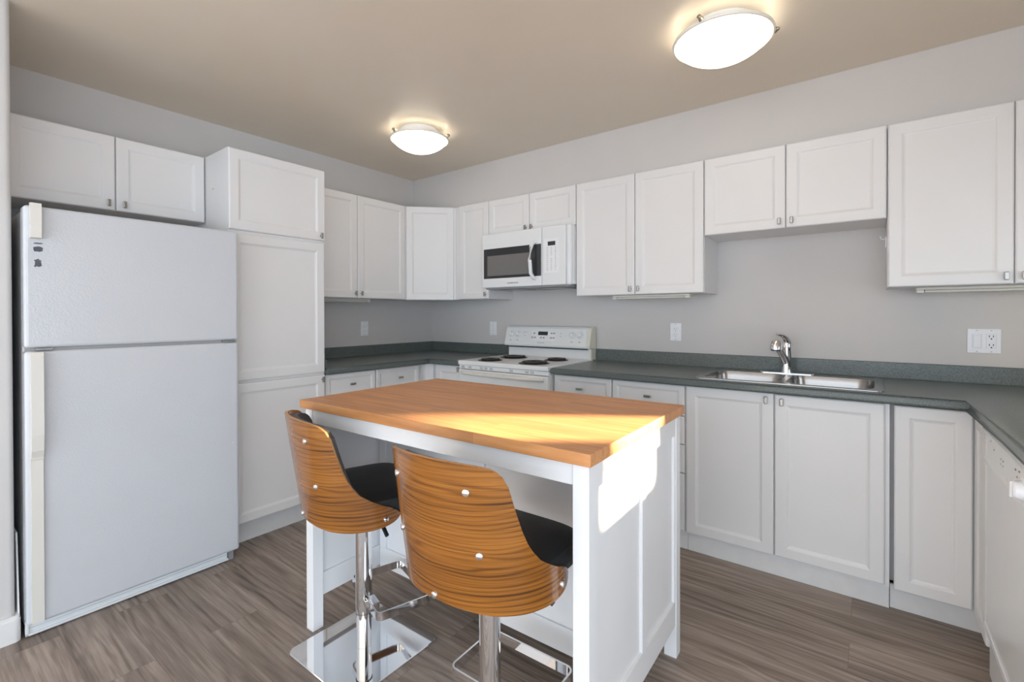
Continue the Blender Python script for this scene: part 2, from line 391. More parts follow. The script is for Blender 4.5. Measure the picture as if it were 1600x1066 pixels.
# narrow cabinet left of microwave: x .58 .. .94
cabinet('wall_cabinet', 'narrow white single-door wall cabinet left of the microwave', 'cabinet', (.5805, -.0005, UB), 0, .3585, .306, UH,
        [(.055, .357, 0, UH, .357-.024, .035, 'door')])
cabinet('wall_cabinet', 'short white two-door cabinet directly above the microwave', 'cabinet', (.9400, -.0005, 1.842), 0, .7585, .306, UT-1.842,
        [(.002, .377, 0, UT-1.842, .377-.024, .026, 'door'), (.3805, .757, 0, UT-1.842, .3805+.024, .026, 'door')])
cabinet('wall_cabinet', 'tall white two-door wall cabinet just right of the microwave', 'cabinet', (1.6995, -.0005, UB), 0, .8195, .306, UH,
        [(.003, .409, 0, UH, .409-.024, .035, 'door'), (.4125, .817, 0, UH, .4125+.024, .035, 'door')])
cabinet('wall_cabinet', 'short white two-door wall cabinet above the sink', 'cabinet', (2.5195, -.0005, 1.684), 0, .8095, .306, UT-1.684,
        [(.003, .400, 0, UT-1.684, .400-.026, .035, 'door'), (.4035, .807, 0, UT-1.684, .4035+.026, .035, 'door')])
t = cabinet('wall_cabinet', 'tall white wall cabinet at the right edge above the double switch plate', 'cabinet', (3.3295, -.0005, UB), 0, .8195, .306, UH,
        [(.003, .407, 0, UH, .407-.024, .032, 'door'), (.4105, .817, 0, UH, .4105+.024, .032, 'door')])
b = bmesh.new(); tube(b, [(-.0006, -.25, .23), (-.012, -.25, .227), (-.022, -.25, .232), (-.026, -.25, .245)], .0022, 8)
tube(b, [(-.003, -.25, .24), (-.003, -.25, .19)], .003, 8); obj('hook', b, 'plate', t)

# ---- base cabinets
BD = .596
DZ = (.720, .871)
def base(label, loc, rotz, wd, fronts, group=None, name='base_cabinet'):
    return cabinet(name, label, 'cabinet', loc, rotz, wd, BD, .874, fronts, kick=.10, kickd=.06, group=group)
base('white base cabinet under the left counter beside the pantry, with a drawer', (0.0005, -1.468, 0), L90, .381,
     [(.004, .377, *DZ, .19, .797, 'drawer'), (.004, .377, .112, .714, .35, .66, 'door')])
base('white base cabinet under the left counter nearer the corner, with a drawer', (0.0005, -1.086, 0), L90, .392,
     [(.003, .385, *DZ, .20, .797, 'drawer'), (.003, .385, .112, .714, .03, .66, 'door')])
t = thing('corner_base_cabinet', 'white corner base cabinet left of the stove, with a narrow door', 'cabinet', (0, 0, 0))
b = bmesh.new(); prism(b, [(.001, -.001), (.001, -.6935), (.576, -.6935), (.576, -.640), (.597, -.640), (.640, -.597), (.640, -.576), (.9385, -.576), (.9385, -.001)], .1, .874); obj('body', b, 'cab', t)
b = bmesh.new(); box(b, .60, .9385, -.536, -.524, 0.0005, .0995); box(b, .524, .536, -.6935, -.536, 0.0005, .0995); obj('toe_kick', b, 'kick', t)
b = bmesh.new(); panel(b, .662, .930, .112, .871, -BD); d = obj('door', b, 'cab', t); knob(d, .905, .845, -BD)
base('white base cabinet right of the stove with a drawer over a door', (1.7055, -.0005, 0), 0, .388,
     [(.003, .385, *DZ, .185, .798, 'drawer'), (.003, .385, .112, .714, .36, .66, 'door')])
base('white bank of four drawers left of the sink cabinet', (2.0935, -.0005, 0), 0, .412,
     [(.003, .407, .712, .871, .215, .798, 'drawer'), (.003, .407, .564, .708, .215, .64, 'drawer'), (.003, .407, .414, .560, .215, .49, 'drawer'), (.003, .407, .112, .410, .215, .26, 'drawer')])
t = base('wide white two-door base cabinet under the sink', (2.5055, -.0005, 0), 0, .829,
     [(.003, .404, .110, .872, .404-.030, .838, 'door'), (.4085, .812, .112, .868, .4085+.030, .835, 'door')])
bo = [c for c in t.children if c.name.startswith('body')][0]
b = bmesh.new(); W_ = .829
box(b, .0008, W_-.0008, -.575, -.001, .10, .118); box(b, .0008, .018, -.575, -.001, .118, .8732); box(b, W_-.018, W_-.0008, -.575, -.001, .118, .8732)
box(b, .018, W_-.018, -.016, -.001, .118, .8732); box(b, .018, W_-.018, -.575, -.557, .118, .16); box(b, .018, W_-.018, -.5755, -.560, .70, .8732); box(b, .39, .43, -.575, -.558, .16, .70)
bmesh.ops.recalc_face_normals(b, faces=b.faces); b.to_mesh(bo.data); b.free()
# corner base with folding doors
t = thing('corner_base_cabinet', 'white corner base cabinet with folding doors between sink and dishwasher', 'cabinet', (0, 0, 0))
b = bmesh.new(); prism(b, [(3.3365, -.001), (4.198, -.001), (4.198, -.826), (3.607, -.826), (3.607, -.576), (3.352, -.576), (3.352, -.50), (3.3365, -.50)], .1, .862); obj('body', b, 'cab', t)
b = bmesh.new(); box(b, 3.3365, 3.662, -.536, -.524, .0005, .0995); box(b, 3.65, 3.662, -.826, -.536, .0005, .0995); obj('toe_kick', b, 'kick', t)
b = bmesh.new(); panel(b, 3.348, 3.583, .104, .866, -BD); obj('door', b, 'cab', t)
mxr = T3(3.585, -.600, 0) @ RZ(-PI/2)
b = bmesh.new(); panel(b, .001, .224, .100, .862, 0, mx=mxr); obj('door', b, 'cab', t)

# ---- countertops
def slab(bm, poly, z0, z1, r=.012):
    bb = bmesh.new(); prism(bb, poly, z0, z1)
    bb.edges.ensure_lookup_table()
    es = [e for e in bb.edges if all(abs(v.co.z-z1) < 1e-5 for v in e.verts)] + [e for e in bb.edges if all(abs(v.co.z-z0) < 1e-5 for v in e.verts)]
    bmesh.ops.bevel(bb, geom=es, offset=r, segments=4, affect='EDGES', profile=.5)
    merge(bm, bb)
CT0, CT1 = .876, .914
b = bmesh.new(); slab(b, [(.001, -1.4675), (.001, -.001), (.9405, -.001), (.9405, -.635), (.635, -.635), (.635, -1.4675)], CT0, CT1)
ct = tag(obj('countertop', b, 'counter'), 'L-shaped green laminate countertop in the left corner beside the stove', 'countertop')
b = bmesh.new(); box(b, .001, .021, -1.4675, -.001, CT1-.001, .995, .003); box(b, .021, .9405, -.021, -.001, CT1-.001, .995, .003)
obj('backsplash', b, 'counter', ct)
b = bmesh.new(); box(b, .022, .60, -1.4675, -1.455, CT1, .965, .002); obj('side_splash', b, 'counter', ct)
# right-hand counter with sink cut-out
SX0, SX1, SY0, SY1 = 2.545, 3.315, -.585, -.10
cut_i = rrect(SX0+.02, SX1-.02, SY0+.02, SY1-.02, .05)
b = bmesh.new()
outer = [(1.7045, -.001), (4.199, -.001), (4.199, -1.62), (3.566, -1.62), (3.566, -.635), (1.7045, -.635)]
slab(b, outer, CT0, CT1)
ct2 = obj('countertop', b, 'counter')
cb = bmesh.new(); prism(cb, cut_i, .8, 1.0); co = obj('cutter', cb, 'counter')
md = ct2.modifiers.new('cut', 'BOOLEAN'); md.object = co; md.operation = 'DIFFERENCE'; md.solver = 'EXACT'
bpy.context.view_layer.update()
me = bpy.data.meshes.new_from_object(ct2.evaluated_get(bpy.context.evaluated_depsgraph_get()))
ct2.modifiers.clear(); ct2.data = me; bpy.data.objects.remove(co)
tag(ct2, 'long green laminate countertop holding the sink and turning along the right side', 'countertop')
b = bmesh.new(); box(b, 1.7045, 4.199, -.021, -.001, CT1-.001, .995, .003); box(b, 4.179, 4.199, -1.62, -.021, CT1-.001, .995, .003)
obj('backsplash', b, 'counter', ct2)
b = bmesh.new(); box(b, 3.584, 3.588, -1.62, -.66, CT0-.006, CT0+.004); obj('edge_strip', b, 'steel', ct2)

# ---- sink
sk = thing('kitchen_sink', 'double-bowl stainless steel sink set into the green counter', 'sink', (2.93, -.34, CT1))
def S(p): return [(x-2.93, y+.34) for x, y in p]
b = bmesh.new()
out = S(rrect(SX0, SX1, SY0, SY1, .03, 6))
bw = [S(rrect(SX0+.03, 2.916, SY0+.03, SY1-.085, .07, 8)), S(rrect(2.944, SX1-.03, SY0+.03, SY1-.085, .07, 8))]
edges = []
for lp in [out]+bw:
    vs = [b.verts.new((x, y, .004)) for x, y in lp]
    edges += [b.edges.new((vs[i], vs[(i+1) % len(vs)])) for i in range(len(vs))]
bmesh.ops.triangle_fill(b, edges=edges, use_beauty=True)
loops(b, [[(x, y, .004) for x, y in out], [(x*1.004, y*1.006, .0025) for x, y in out], [(x*1.005, y*1.007, 0.0003) for x, y in out]], cap0=False, cap1=False)
bmesh.ops.remove_doubles(b, verts=b.verts, dist=1e-5)
obj('rim', b, 'steel', sk)
for k, lp in enumerate(bw):
    cx = sum(p[0] for p in lp)/len(lp); cy = sum(p[1] for p in lp)/len(lp)
    def sc(s, z): return [(cx+(x-cx)*s, cy+(y-cy)*s, z) for x, y in lp]
    b = bmesh.new(); loops(b, [sc(1, .004), sc(.99, -.002), sc(.965, -.02), sc(.93, -.13), sc(.88, -.155), sc(.75, -.165)], cap0=False, smooth=True)
    bs = obj('basin', b, 'steel', sk, fix=False)
    b = bmesh.new(); lathe(b, [(.045, -.1648), (.045, -.1615), (.036, -.1615), (.030, -.1640)], 24, T3(cx, cy, 0)); obj('drain', b, 'chrome', bs)
# ---- faucet
fx, fy, fz = 2.905, -.135, CT1+.0045
fa = thing('kitchen_faucet', 'chrome single-lever faucet with pull-out spray head behind the sink', 'faucet', (fx, fy, fz))
b = bmesh.new(); loops(b, [[(x, y, z) for x, y in rrect(-.130+i, .130-i, -.0205+i, .0205-i, .019-i, 6)] for i, z in ((0, 0), (0, .003), (.002, .005))]); obj('deck_plate', b, 'chrome', fa)
b = bmesh.new(); lathe(b, [(.030, .004), (.0285, .012), (.0265, .03), (.0245, .06), (.0255, .10), (.027, .125), (.027, .138), (.0255, .140), (.027, .142), (.027, .152), (.0235, .166)], 32); obj('body', b, 'chrome', fa)
b = bmesh.new()
# lever: rises from the cap, arcs forward over the spout
lv = [(.008, .004, .150), (.006, 0, .172), (-.002, -.014, .194), (-.014, -.034, .208), (-.026, -.056, .214), (-.036, -.074, .213)]
tube(b, lv, [.022, .020, .0165, .012, .009, .007], 14); obj('lever', b, 'chrome', fa)
b = bmesh.new()
dx, dy = -.16, -.98
sp = [(dx*0.0, dy*0.0, .050), (dx*.03, dy*.03, .080), (dx*.07, dy*.07, .108), (dx*.115, dy*.115, .136)]
tube(b, sp, [.018, .018, .0175, .0165], 16); obj('spout', b, 'chrome', fa)
b = bmesh.new()
hp = [(dx*.10, dy*.10, .127), (dx*.105, dy*.105, .130), (dx*.14, dy*.14, .156), (dx*.150, dy*.150, .166), (dx*.163, dy*.163, .166), (dx*.172, dy*.172, .154), (dx*.174, dy*.174, .136)]
tube(b, hp, [.0165, .0185, .0160, .021, .0275, .0290, .0275], 20)
sh = obj('spray_head', b, 'chrome', fa)
b = bmesh.new(); e0 = Vector(hp[-1]); tn = (Vector(hp[-1])-Vector(hp[-2])).normalized()
tube(b, [e0, e0+tn*.004], .021, 20); obj('nozzle', b, 'blackrub', sh)

# ---- refrigerator
FX, F0, F1 = .735, -2.788, -2.026
fr = thing('refrigerator', 'white top-freezer refrigerator with cream handles at the left wall', 'refrigerator', (0.02, F0, 0), L90)
W = F1-F0
D0 = FX-.02
b = bmesh.new(); box(b, .004, W-.006, -(D0-.075), -.002, .03, 1.65, .006); obj('body', b, 'fridgeside', fr)
b = bmesh.new(); box(b, 0, W, -D0, -(D0-.068), 1.119, 1.662, .012, 3)
fd = obj('freezer_door', b, 'fridge', fr)
b = bmesh.new(); box(b, 0, W, -D0, -(D0-.068), .062, 1.107, .012, 3)
rd = obj('refrigerator_door', b, 'fridge', fr)
b = bmesh.new(); box(b, .010, W-.012, -(D0-.012), -(D0-.07), 1.1075, 1.1185); obj('door_gasket', b, 'grey', fr)
for x0, x1 in ((W-.075, W-.012), (.03, .08)):
    b = bmesh.new(); box(b, x0, x1, -(D0+.001), -(D0-.03), 1.110, 1.117); obj('hinge', b, 'steel', fr)
# handles (local y = -depth)
b = bmesh.new()
prof = [(.0, 1.536), (.030, 1.538), (.034, 1.61), (.034, 1.650), (.030, 1.668), (.0, 1.670)]
loops(b, [[(x, -(D0+d)+.0005, z) for d, z in prof] for x in (.016, .019, .043, .046)]); h1 = obj('handle', b, 'handle', fd)
b = bmesh.new()
prof = [(.0, 1.104), (.030, 1.104), (.036, 1.09), (.036, .79), (.028, .73), (.015, .702), (.013, .69), (.011, .20), (.009, .070), (.0, .070)]
loops(b, [[(x, -(D0+d)+.0005, z) for d, z in prof] for x in (.014, .018, .044, .048)]); h2 = obj('handle', b, 'handle', rd)
b = bmesh.new(); box(b, .012, .050, -(D0+.0185), -(D0), .6965, .6995, .001); obj('handle_seam', b, 'cream', h2)
def blob(cx, cz, rx, rz, seed, jag, name='adhesive_mark'):
    rnd = random.Random(seed); n = 22; bb = bmesh.new()
    pts = [(cx+rx*math.copysign(abs(math.cos(2*PI*i/n))**.6, math.cos(2*PI*i/n))*(1-jag*rnd.random()), cz+rz*math.copysign(abs(math.sin(2*PI*i/n))**.6, math.sin(2*PI*i/n))*(1-jag*rnd.random())) for i in range(n)]
    loops(bb, [[(x, -(D0+.0001), z) for x, z in pts], [(x, -(D0+.0009), z) for x, z in pts]])
    obj(name, bb, 'smudge', fd)
blob(.040, 1.519, .0145, .0025, 1, .3); blob(.040, 1.497, .0145, .011, 2, .2); blob(.039, 1.442, .013, .019, 5, .45)
b = bmesh.new(); lathe(b, [(.003, 0), (.003, .0015)], 10, T3(W-.032, -D0, .606) @ RX(PI/2)); obj('plug', b, 'handle', rd)
b = bmesh.new(); box(b, .006, W-.040, -(D0-.052), -(D0-.066), .010, .058)
for z in (.030, .044): box(b, .006, W-.040, -(D0-.046), -(D0-.055), z-.003, z+.004, .001)
box(b, .002, W-.036, -(D0-.044), -(D0-.066), .005, .015, .002); box(b, .002, .012, -(D0-.044), -(D0-.066), .005, .060, .002)
obj('toe_grille', b, 'appl', fr)
for x0, x1, y0, y1, z1 in ((W-.034, W-.010, -(D0-.052), -(D0-.066), .058), (.03, .06, -.12, -.08, .03), (W-.06, W-.03, -.12, -.08, .03), (.03, .06, -(D0-.13), -(D0-.09), .03)):
    b = bmesh.new(); box(b, x0, x1, y0, y1, 0.0005, z1); obj('foot', b, 'grey', fr)

# ---- range
RX0, RX1 = .9465, 1.6985
rg = thing('electric_range', 'white freestanding electric coil stove on the back wall', 'stove', (RX0, 0, 0))
RW = RX1-RX0
b = bmesh.new(); box(b, .002, RW-.002, -.612, -.03, .06, .888); obj('body', b, 'appl', rg)
b = bmesh.new(); box(b, -.001, RW+.001, -.655, -.055, .890, .921, .008, 3)
# low raised lip round the cooktop
obj('cooktop', b, 'appl', rg)
def burner(cx, cy, R):
    bb = bmesh.new()
    lathe(bb, [(R, .9213), (R+.004, .924), (R-.006, .9255), (R-.012, .9222), (.02, .9216)], 40, T3(cx-RX0, cy, 0))
    dr = obj('drip_pan', bb, 'coil', rg)
    bb = bmesh.new(); turns = 4.2; n = 130; pts = []
    for i in range(n+1):
        a = 2*PI*turns*i/n; rr = .018+(R-.034)*i/n; pts.append((cx-RX0+rr*math.cos(a), cy+rr*math.sin(a), .931))
    tube(bb, pts, .0052, 8)
    for a in (0.3, 2.4, 4.5): tube(bb, [(cx-RX0+.01*math.cos(a), cy+.01*math.sin(a), .925), (cx-RX0+(R-.01)*math.cos(a), cy+(R-.01)*math.sin(a), .925)], .002, 6)
    obj('heating_coil', bb, 'coil', dr)
burner(1.145, -.535, .082); burner(1.150, -.265, .100); burner(1.510, -.525, .100); burner(1.515, -.255, .080)
# backguard
b = bmesh.new(); box(b, .012, RW-.012, -.075, -.012, .918, 1.003); obj('back_riser', b, 'appl', rg)
b = bmesh.new()
pf = [(-.012, .995), (-.108, 1.000), (-.112, 1.012), (-.078, 1.135), (-.066, 1.148), (-.012, 1.150)]
loops(b, [[(x, y, z) for y, z in pf] for x in (-.004, RW-.028)])
bg_ = obj('backguard', b, 'appl', rg)
b = bmesh.new()
loops(b, [[(x, y, z) for y, z in pf] for x in (RW-.0275, RW+.0008)]); box(b, RW-.0115, RW+.0008, -.085, -.012, .919, .9945); obj('end_cap', b, 'cream', rg, label='yellowed end cap of the stove backguard')
b = bmesh.new(); box(b, .006, RW-.03, -.100, -.078, .988, .9945); obj('seam', b, 'dark', rg)
tilt = math.atan2(.034, .123)
def bgm(x, z): # frame on the sloped control face
    tt = (z-1.012)/.123; return T3(x, -.112+.034*tt, z) @ RX(PI/2-tilt)
for i, x in enumerate((.052, .118, RW-.148, RW-.085)):
    bb = bmesh.new(); lathe(bb, [(.0225, .0005), (.0215, .006), (.0165, .008), (.0150, .020), (.0125, .022)], 28, bgm(x, 1.090))
    box(bb, -.0025, .0025, -.014, .014, .021, .026, .001, 1, bgm(x, 1.090)); kb = obj('control_knob', bb, 'appl', bg_)
    bb = bmesh.new()
    for k in range(16):
        a = 2*PI*k/16
        if k == 4: continue
        box(bb, -.0008, .0008, -.002, .002, .0002, .0008, 0, 1, bgm(x, 1.090) @ RZ(a) @ T3(0, .027, 0))
    box(bb, -.010, .010, -.0015, .0015, .0002, .0008, 0, 1, bgm(x, 1.040)); box(bb, -.006, .006, .003, .006, .0002, .0008, 0, 1, bgm(x, 1.040))
    obj('dial_marking', bb, 'midgrey', bg_)
bb = bmesh.new(); box(bb, -.11, .105, -.040, .035, .0002, .0018, .0008, 1, bgm(.355, 1.083)); obj('control_panel', bb, 'plate', bg_)
bb = bmesh.new(); box(bb, -.046, .040, -.014, .014, .0019, .0035, .001, 1, bgm(.352, 1.098)); obj('clock_display', bb, 'black', bg_)
for x, z in ((.270, 1.098), (.255, 1.066), (.280, 1.066), (.335, 1.066), (.360, 1.066), (.425, 1.100), (.447, 1.100), (.425, 1.066), (.447, 1.066)):
    bb = bmesh.new(); box(bb, -.008, .008, -.006, .006, .0019, .0026, 0, 1, bgm(x, z)); obj('button', bb, 'midgrey', bg_)
for x, z, w_ in ((.170, 1.105, .006), (.19, 1.105, .006), (.18, 1.08, .006), (.505, 1.10, .006), (.505, 1.08, .006), (.34, 1.028, .030)):
    bb = bmesh.new(); box(bb, -w_, w_, -.002, .002, .0002, .0009, 0, 1, bgm(x, z)); obj('panel_marking', bb, 'midgrey', bg_)
# vent strip, oven door, drawer
b = bmesh.new(); box(b, 0, RW, -.640, -.612, .862, .8885, .004); vs_ = obj('vent_strip', b, 'appl', rg)
bb = bmesh.new()
for x in (.035, .10, .205, .245, .29, .46, .585, .625):
    for k in range(4): box(bb, x-.012+0*k, x+.016, -.6412, -.6395, .8685+k*.004, .8705+k*.004)
obj('vent_slot', bb, 'grey', vs_)
b = bmesh.new(); box(b, .003, RW-.003, -.652, -.614, .24, .858, .008); dr = obj('oven_door', b, 'appl', rg)
b = bmesh.new(); box(b, .12, RW-.12, -.6545, -.6515, .40, .70, .001); obj('oven_window', b, 'black', dr)
b = bmesh.new()
hh = [(.03+ (RW-.06)*i/16, -.655-.040*math.sin(PI*i/16)**.35 if 0 < i < 16 else -.655, .838) for i in range(17)]
tube(b, hh, .012, 12); hd = obj('door_handle', b, 'handle', dr)
b = bmesh.new(); box(b, .003, RW-.003, -.650, -.614, .065, .232, .008); obj('drawer', b, 'appl', rg)
for x in (.05, RW-.09):
    for y in (-.56, -.12):
        b = bmesh.new(); box(b, x, x+.04, y, y+.04, 0, .06); obj('foot', b, 'grey', rg)

# ---- microwave
mw = thing('microwave', 'white over-the-range microwave with dark window mounted above the stove', 'microwave', (.942, 0, 1.434))
MW, MH = .756, .406
b = bmesh.new(); box(b, .001, MW-.001, -.330, -.003, .010, MH, .004); obj('body', b, 'appl', mw)
b = bmesh.new(); box(b, .001, MW-.001, -.365, -.3305, .004, MH, .012, 3); obj('face_frame', b, 'appl', mw)
b = bmesh.new(); box(b, .02, MW-.02, -.36, -.02, -.004, .0098); up = obj('underside', b, 'grey', mw)
b = bmesh.new(); box(b, .10, .30, -.30, -.10, -.007, -.0041); box(b, .45, .65, -.30, -.10, -.007, -.0041); obj('grease_filter', b, 'steel', up)
DX = .538
b = bmesh.new(); box(b, .008, DX, -.390, -.3655, .006, MH-.003, .006, 3); md_ = obj('door', b, 'appl', mw)
b = bmesh.new(); box(b, .024, DX-.002, -.3925, -.3895, .073, .292, .002); wn = obj('window_frame', b, 'black', md_)
b = bmesh.new(); box(b, .060, .444, -.3935, -.3924, .092, .240, .0005); obj('window', b, 'mesh', wn)
b = bmesh.new()
hp = [(.488, -.3905, .310), (.484, -.412, .300), (.474, -.424, .27), (.468, -.430, .18), (.474, -.424, .09), (.484, -.412, .062), (.488, -.3905, .052)]
tube(b, hp, [.011, .0125, .0135, .014, .0135, .0125, .011], 14); obj('door_handle', b, 'appl', md_)
b = bmesh.new(); box(b, DX+.004, MW-.030, -.390, -.3655, .006, MH-.003, .006, 3); cp = obj('control_panel', b, 'appl', mw)
b = bmesh.new(); box(b, DX+.022, DX+.142, -.3909, -.3895, .088, .318, .0005); obj('keypad', b, 'plate', cp)
b = bmesh.new(); box(b, DX+.052, DX+.112, -.3925, -.3905, .272, .300, .001); obj('display', b, 'black', cp)
b = bmesh.new()
for r_ in range(13):
    for c_ in range(3):
        x = DX+.047+c_*.032; z = .258-r_*.0125
        if r_ == 5 and c_ == 1: continue
        wv = .006 if (r_*7+c_*3) % 4 else .010
        box(b, x-wv/2, x+wv/2+.003, -.3914, -.3908, z-.0016, z+.0016)
obj('key_marking', b, 'midgrey', cp)
cu = bpy.data.curves.new('txt', 'FONT'); cu.body = 'SAMSUNG'; cu.size = .017; cu.extrude = .0004; cu.align_x = 'CENTER'; cu.offset = .0006
to = bpy.data.objects.new('txt', cu); COL.objects.link(to); bpy.context.view_layer.update()
me = bpy.data.meshes.new_from_object(to.evaluated_get(bpy.context.evaluated_depsgraph_get())); bpy.data.objects.remove(to)
me.materials.clear(); me.materials.append(M['grey'])
lo = bpy.data.objects.new('lettering', me); COL.objects.link(lo); lo.parent = md_; lo.location = (.292, -.3904, .030); lo.rotation_euler = (PI/2, 0, 0); lo.scale = (1.25, .8, 1)

# ---- dishwasher (faces -x)
dw = thing('dishwasher', 'white built-in dishwasher under the right counter at the picture edge', 'dishwasher', (4.19, -.832, 0), -PI/2)
b = bmesh.new(); box(b, .002, .596, -.565, -.01, .03, .868); obj('body', b, 'appl', dw)
for x in (.05, .52):
    for y in (-.53, -.06):
        b = bmesh.new(); box(b, x, x+.03, y, y+.03, 0, .0298); obj('foot', b, 'grey', dw)
b = bmesh.new(); box(b, .004, .594, -.604, -.5655, .20, .735, .006); dd = obj('door', b, 'appl', dw)
b = bmesh.new()
pf = [(-.5655, .739), (-.612, .739), (-.612, .752), (-.606, .760), (-.602, .830), (-.614, .842), (-.616, .852), (-.610, .858), (-.5655, .858)]
loops(b, [[(x, y, z) for y, z in pf] for x in (.004, .594)]); cp = obj('control_panel', b, 'appl', dw)
b = bmesh.new(); box(b, .002, .596, -.592, -.5655, .8585, .867); obj('top_strip', b, 'cream', dw)
b = bmesh.new(); box(b, .004, .594, -.610, -.58, .172, .194, .004); obj('lower_trim', b, 'plate', dw)
b = bmesh.new(); box(b, .006, .592, -.596, -.5655, .012, .168, .003); obj('kick_plate', b, 'appl', dw)
b = bmesh.new(); lathe(b, [(.036, 0), (.033, .010), (.024, .012), (.022, .026), (.018, .030)], 32, T3(.545, -.6045, .797) @ RX(PI/2)); box(b, .541, .549, -.638, -.632, .777, .817, .001); obj('control_knob', b, 'plate', cp)
for x, z in ((.06, .82), (.12, .805), (.22, .80), (.22, .785), (.25, .80), (.25, .785), (.40, .815), (.42, .80), (.44, .82), (.47, .79)):
    b = bmesh.new(); box(b, x, x+.008, -.6055, -.6025, z-.002, z+.002); obj('indicator_mark', b, 'midgrey', cp)

# ---- outlets and switches
def outlet(label, loc, rotz, parts=True):
    t = thing('wall_outlet', label, 'outlet', loc, rotz)
    b = bmesh.new(); box(b, -.035, .035, -.0065, -.0005, -.0575, .0575, .003); obj('cover_plate', b, 'plate', t)
    b = bmesh.new()
    for z in (-.020, .020): box(b, -.0165, .0165, -.0085, -.0062, z-.0145, z+.0145, .004)
    r_ = obj('receptacle', b, 'plate', t)
    b = bmesh.new()
    for z in (-.020, .020):
        box(b, -.0078, -.0052, -.0090, -.0084, z-.001, z+.008); box(b, .0052, .0078, -.0090, -.0084, z-.001, z+.008); lathe(b, [(.0028, 0), (.0028, .0005)], 10, T3(0, -.0085, z-.007) @ RX(PI/2))
    for z in (-.049, .049, 0): box(b, -.002, .002, -.0070, -.0064, z-.002, z+.002)
    obj('slot', b, 'grey', r_)
    return t
outlet('white duplex wall outlet on the left wall under the two-door cabinet', (0, -.753, 1.130), L90)
outlet('white wall outlet on the back wall left of the stove', (.738, 0, 1.125), 0)
outlet('white duplex wall outlet between the stove and the sink', (2.264, 0, 1.126), 0)
t = thing('switch_plate', 'white double plate with rocker switch and outlet at far right', 'switch', (3.690, 0, 1.113))
b = bmesh.new(); box(b, -.0575, .0575, -.0065, -.0005, -.0575, .0575, .003); obj('cover_plate', b, 'plate', t)
b = bmesh.new(); box(b, -.041, -.007, -.0085, -.0062, -.034, .034, .002); box(b, -.037, -.011, -.0115, -.0084, -.029, .029, .002, 2); obj('rocker_switch', b, 'plate', t)
b = bmesh.new(); box(b, .007, .041, -.0085, -.0062, -.034, .034, .002); r_ = obj('receptacle', b, 'plate', t)
b = bmesh.new()
for z in (-.018, .022):
    box(b, .0155, .0185, -.0091, -.0084, z-.004, z+.005); box(b, .0290, .0320, -.0091, -.0084, z-.004, z+.005); lathe(b, [(.0032, 0), (.0032, .0006)], 10, T3(.024, -.0085, z-.011) @ RX(PI/2))
obj('slot', b, 'dark', r_)
b = bmesh.new()
for x in (-.024, .024):
    for z in (-.049, .049): box(b, x-.003, x+.003, -.0070, -.0064, z-.0015, z+.0015)
obj('screw', b, 'midgrey', t)

# ---- under-cabinet lights
def ucl(label, loc, rotz, ln):
    t = thing('under_cabinet_light', label, 'light fixture', loc, rotz)
    b = bmesh.new(); box(b, 0, ln, -.045, .045, -.012, -.0005, .002); box(b, 0, .028, -.045, .045, -.026, -.0121, .003); box(b, ln-.028, ln, -.045, .045, -.026, -.0121, .003); obj('housing', b, 'diff', t)
    b = bmesh.new(); box(b, .029, ln-.029, -.040, .040, -.025, -.0122, .006, 3); obj('diffuser', b, 'diff', t)
ucl('thin unlit fluorescent strip light under the left wall cabinet', (.17, -1.45, UB), L90, .60)
ucl('thin unlit fluorescent strip light under the cabinet right of the microwave', (1.93, -.19, UB), 0, .49)
ucl('thin unlit fluorescent strip light under the cabinet at the right edge', (3.44, -.13, UB), 0, .60)

# ---- ceiling lights
def ceiling_light(label, loc, rad, a0):
    t = thing('ceiling_light', label, 'ceiling light', loc, 0, None)
    R_ = rad
    b = bmesh.new(); lathe(b, [(R_*.64, -.0005), (R_*.66, -.012), (R_*.66, -.045), (R_*.87, -.0465), (R_*.88, -.0500), (R_*.3, -.052)], 48); obj('base_pan_baffle', b, 'trimw', t)  # wide flange added to the pan to hold the bowl's glow off the ceiling
    b = bmesh.new()
    n = 12; T_ = math.radians(58); prof = [(R_*.975*math.sin(t_)/math.sin(T_), -.060-.082*(math.cos(t_)-math.cos(T_))/(1-math.cos(T_))) for t_ in [T_*(1-i/n) for i in range(n)]] + [(.003, -.142)]
    gb = None
    lathe(b, prof, 56, cap0=False); gb = obj('glass_bowl', b, 'glow', t, fix=True)
    b = bmesh.new(); lathe(b, [(R_*.965, -.055), (R_*1.0, -.053), (R_*1.01, -.058), (R_*1.0, -.064), (R_*.97, -.066)], 56, cap0=False, cap1=False); obj('glass_rim', b, 'rimglass', gb)
    for k in range(3):
        a = a0+2*PI*k/3
        b = bmesh.new()
        mx = RZ(a)
        tube(b, [(R_*.84, 0, -.044), (R_*.93, 0, -.040), (R_+.006, 0, -.040), (R_+.010, 0, -.052), (R_+.002, 0, -.060)], .005, 8, mx)
        lathe(b, [(.002, 0), (.008, .001), (.008, .010), (.003, .014)], 14, mx @ T3(R_+.006, 0, -.046) @ RY(PI/2)); obj('clip', b, 'brass', t)
ceiling_light('lit domed glass ceiling light near the far corner, the smaller in view', (.93, -.99, H), .188, math.radians(25))
ceiling_light('lit domed glass ceiling light above the sink, large at upper right', (2.775, -.985, H), .194, math.radians(20))

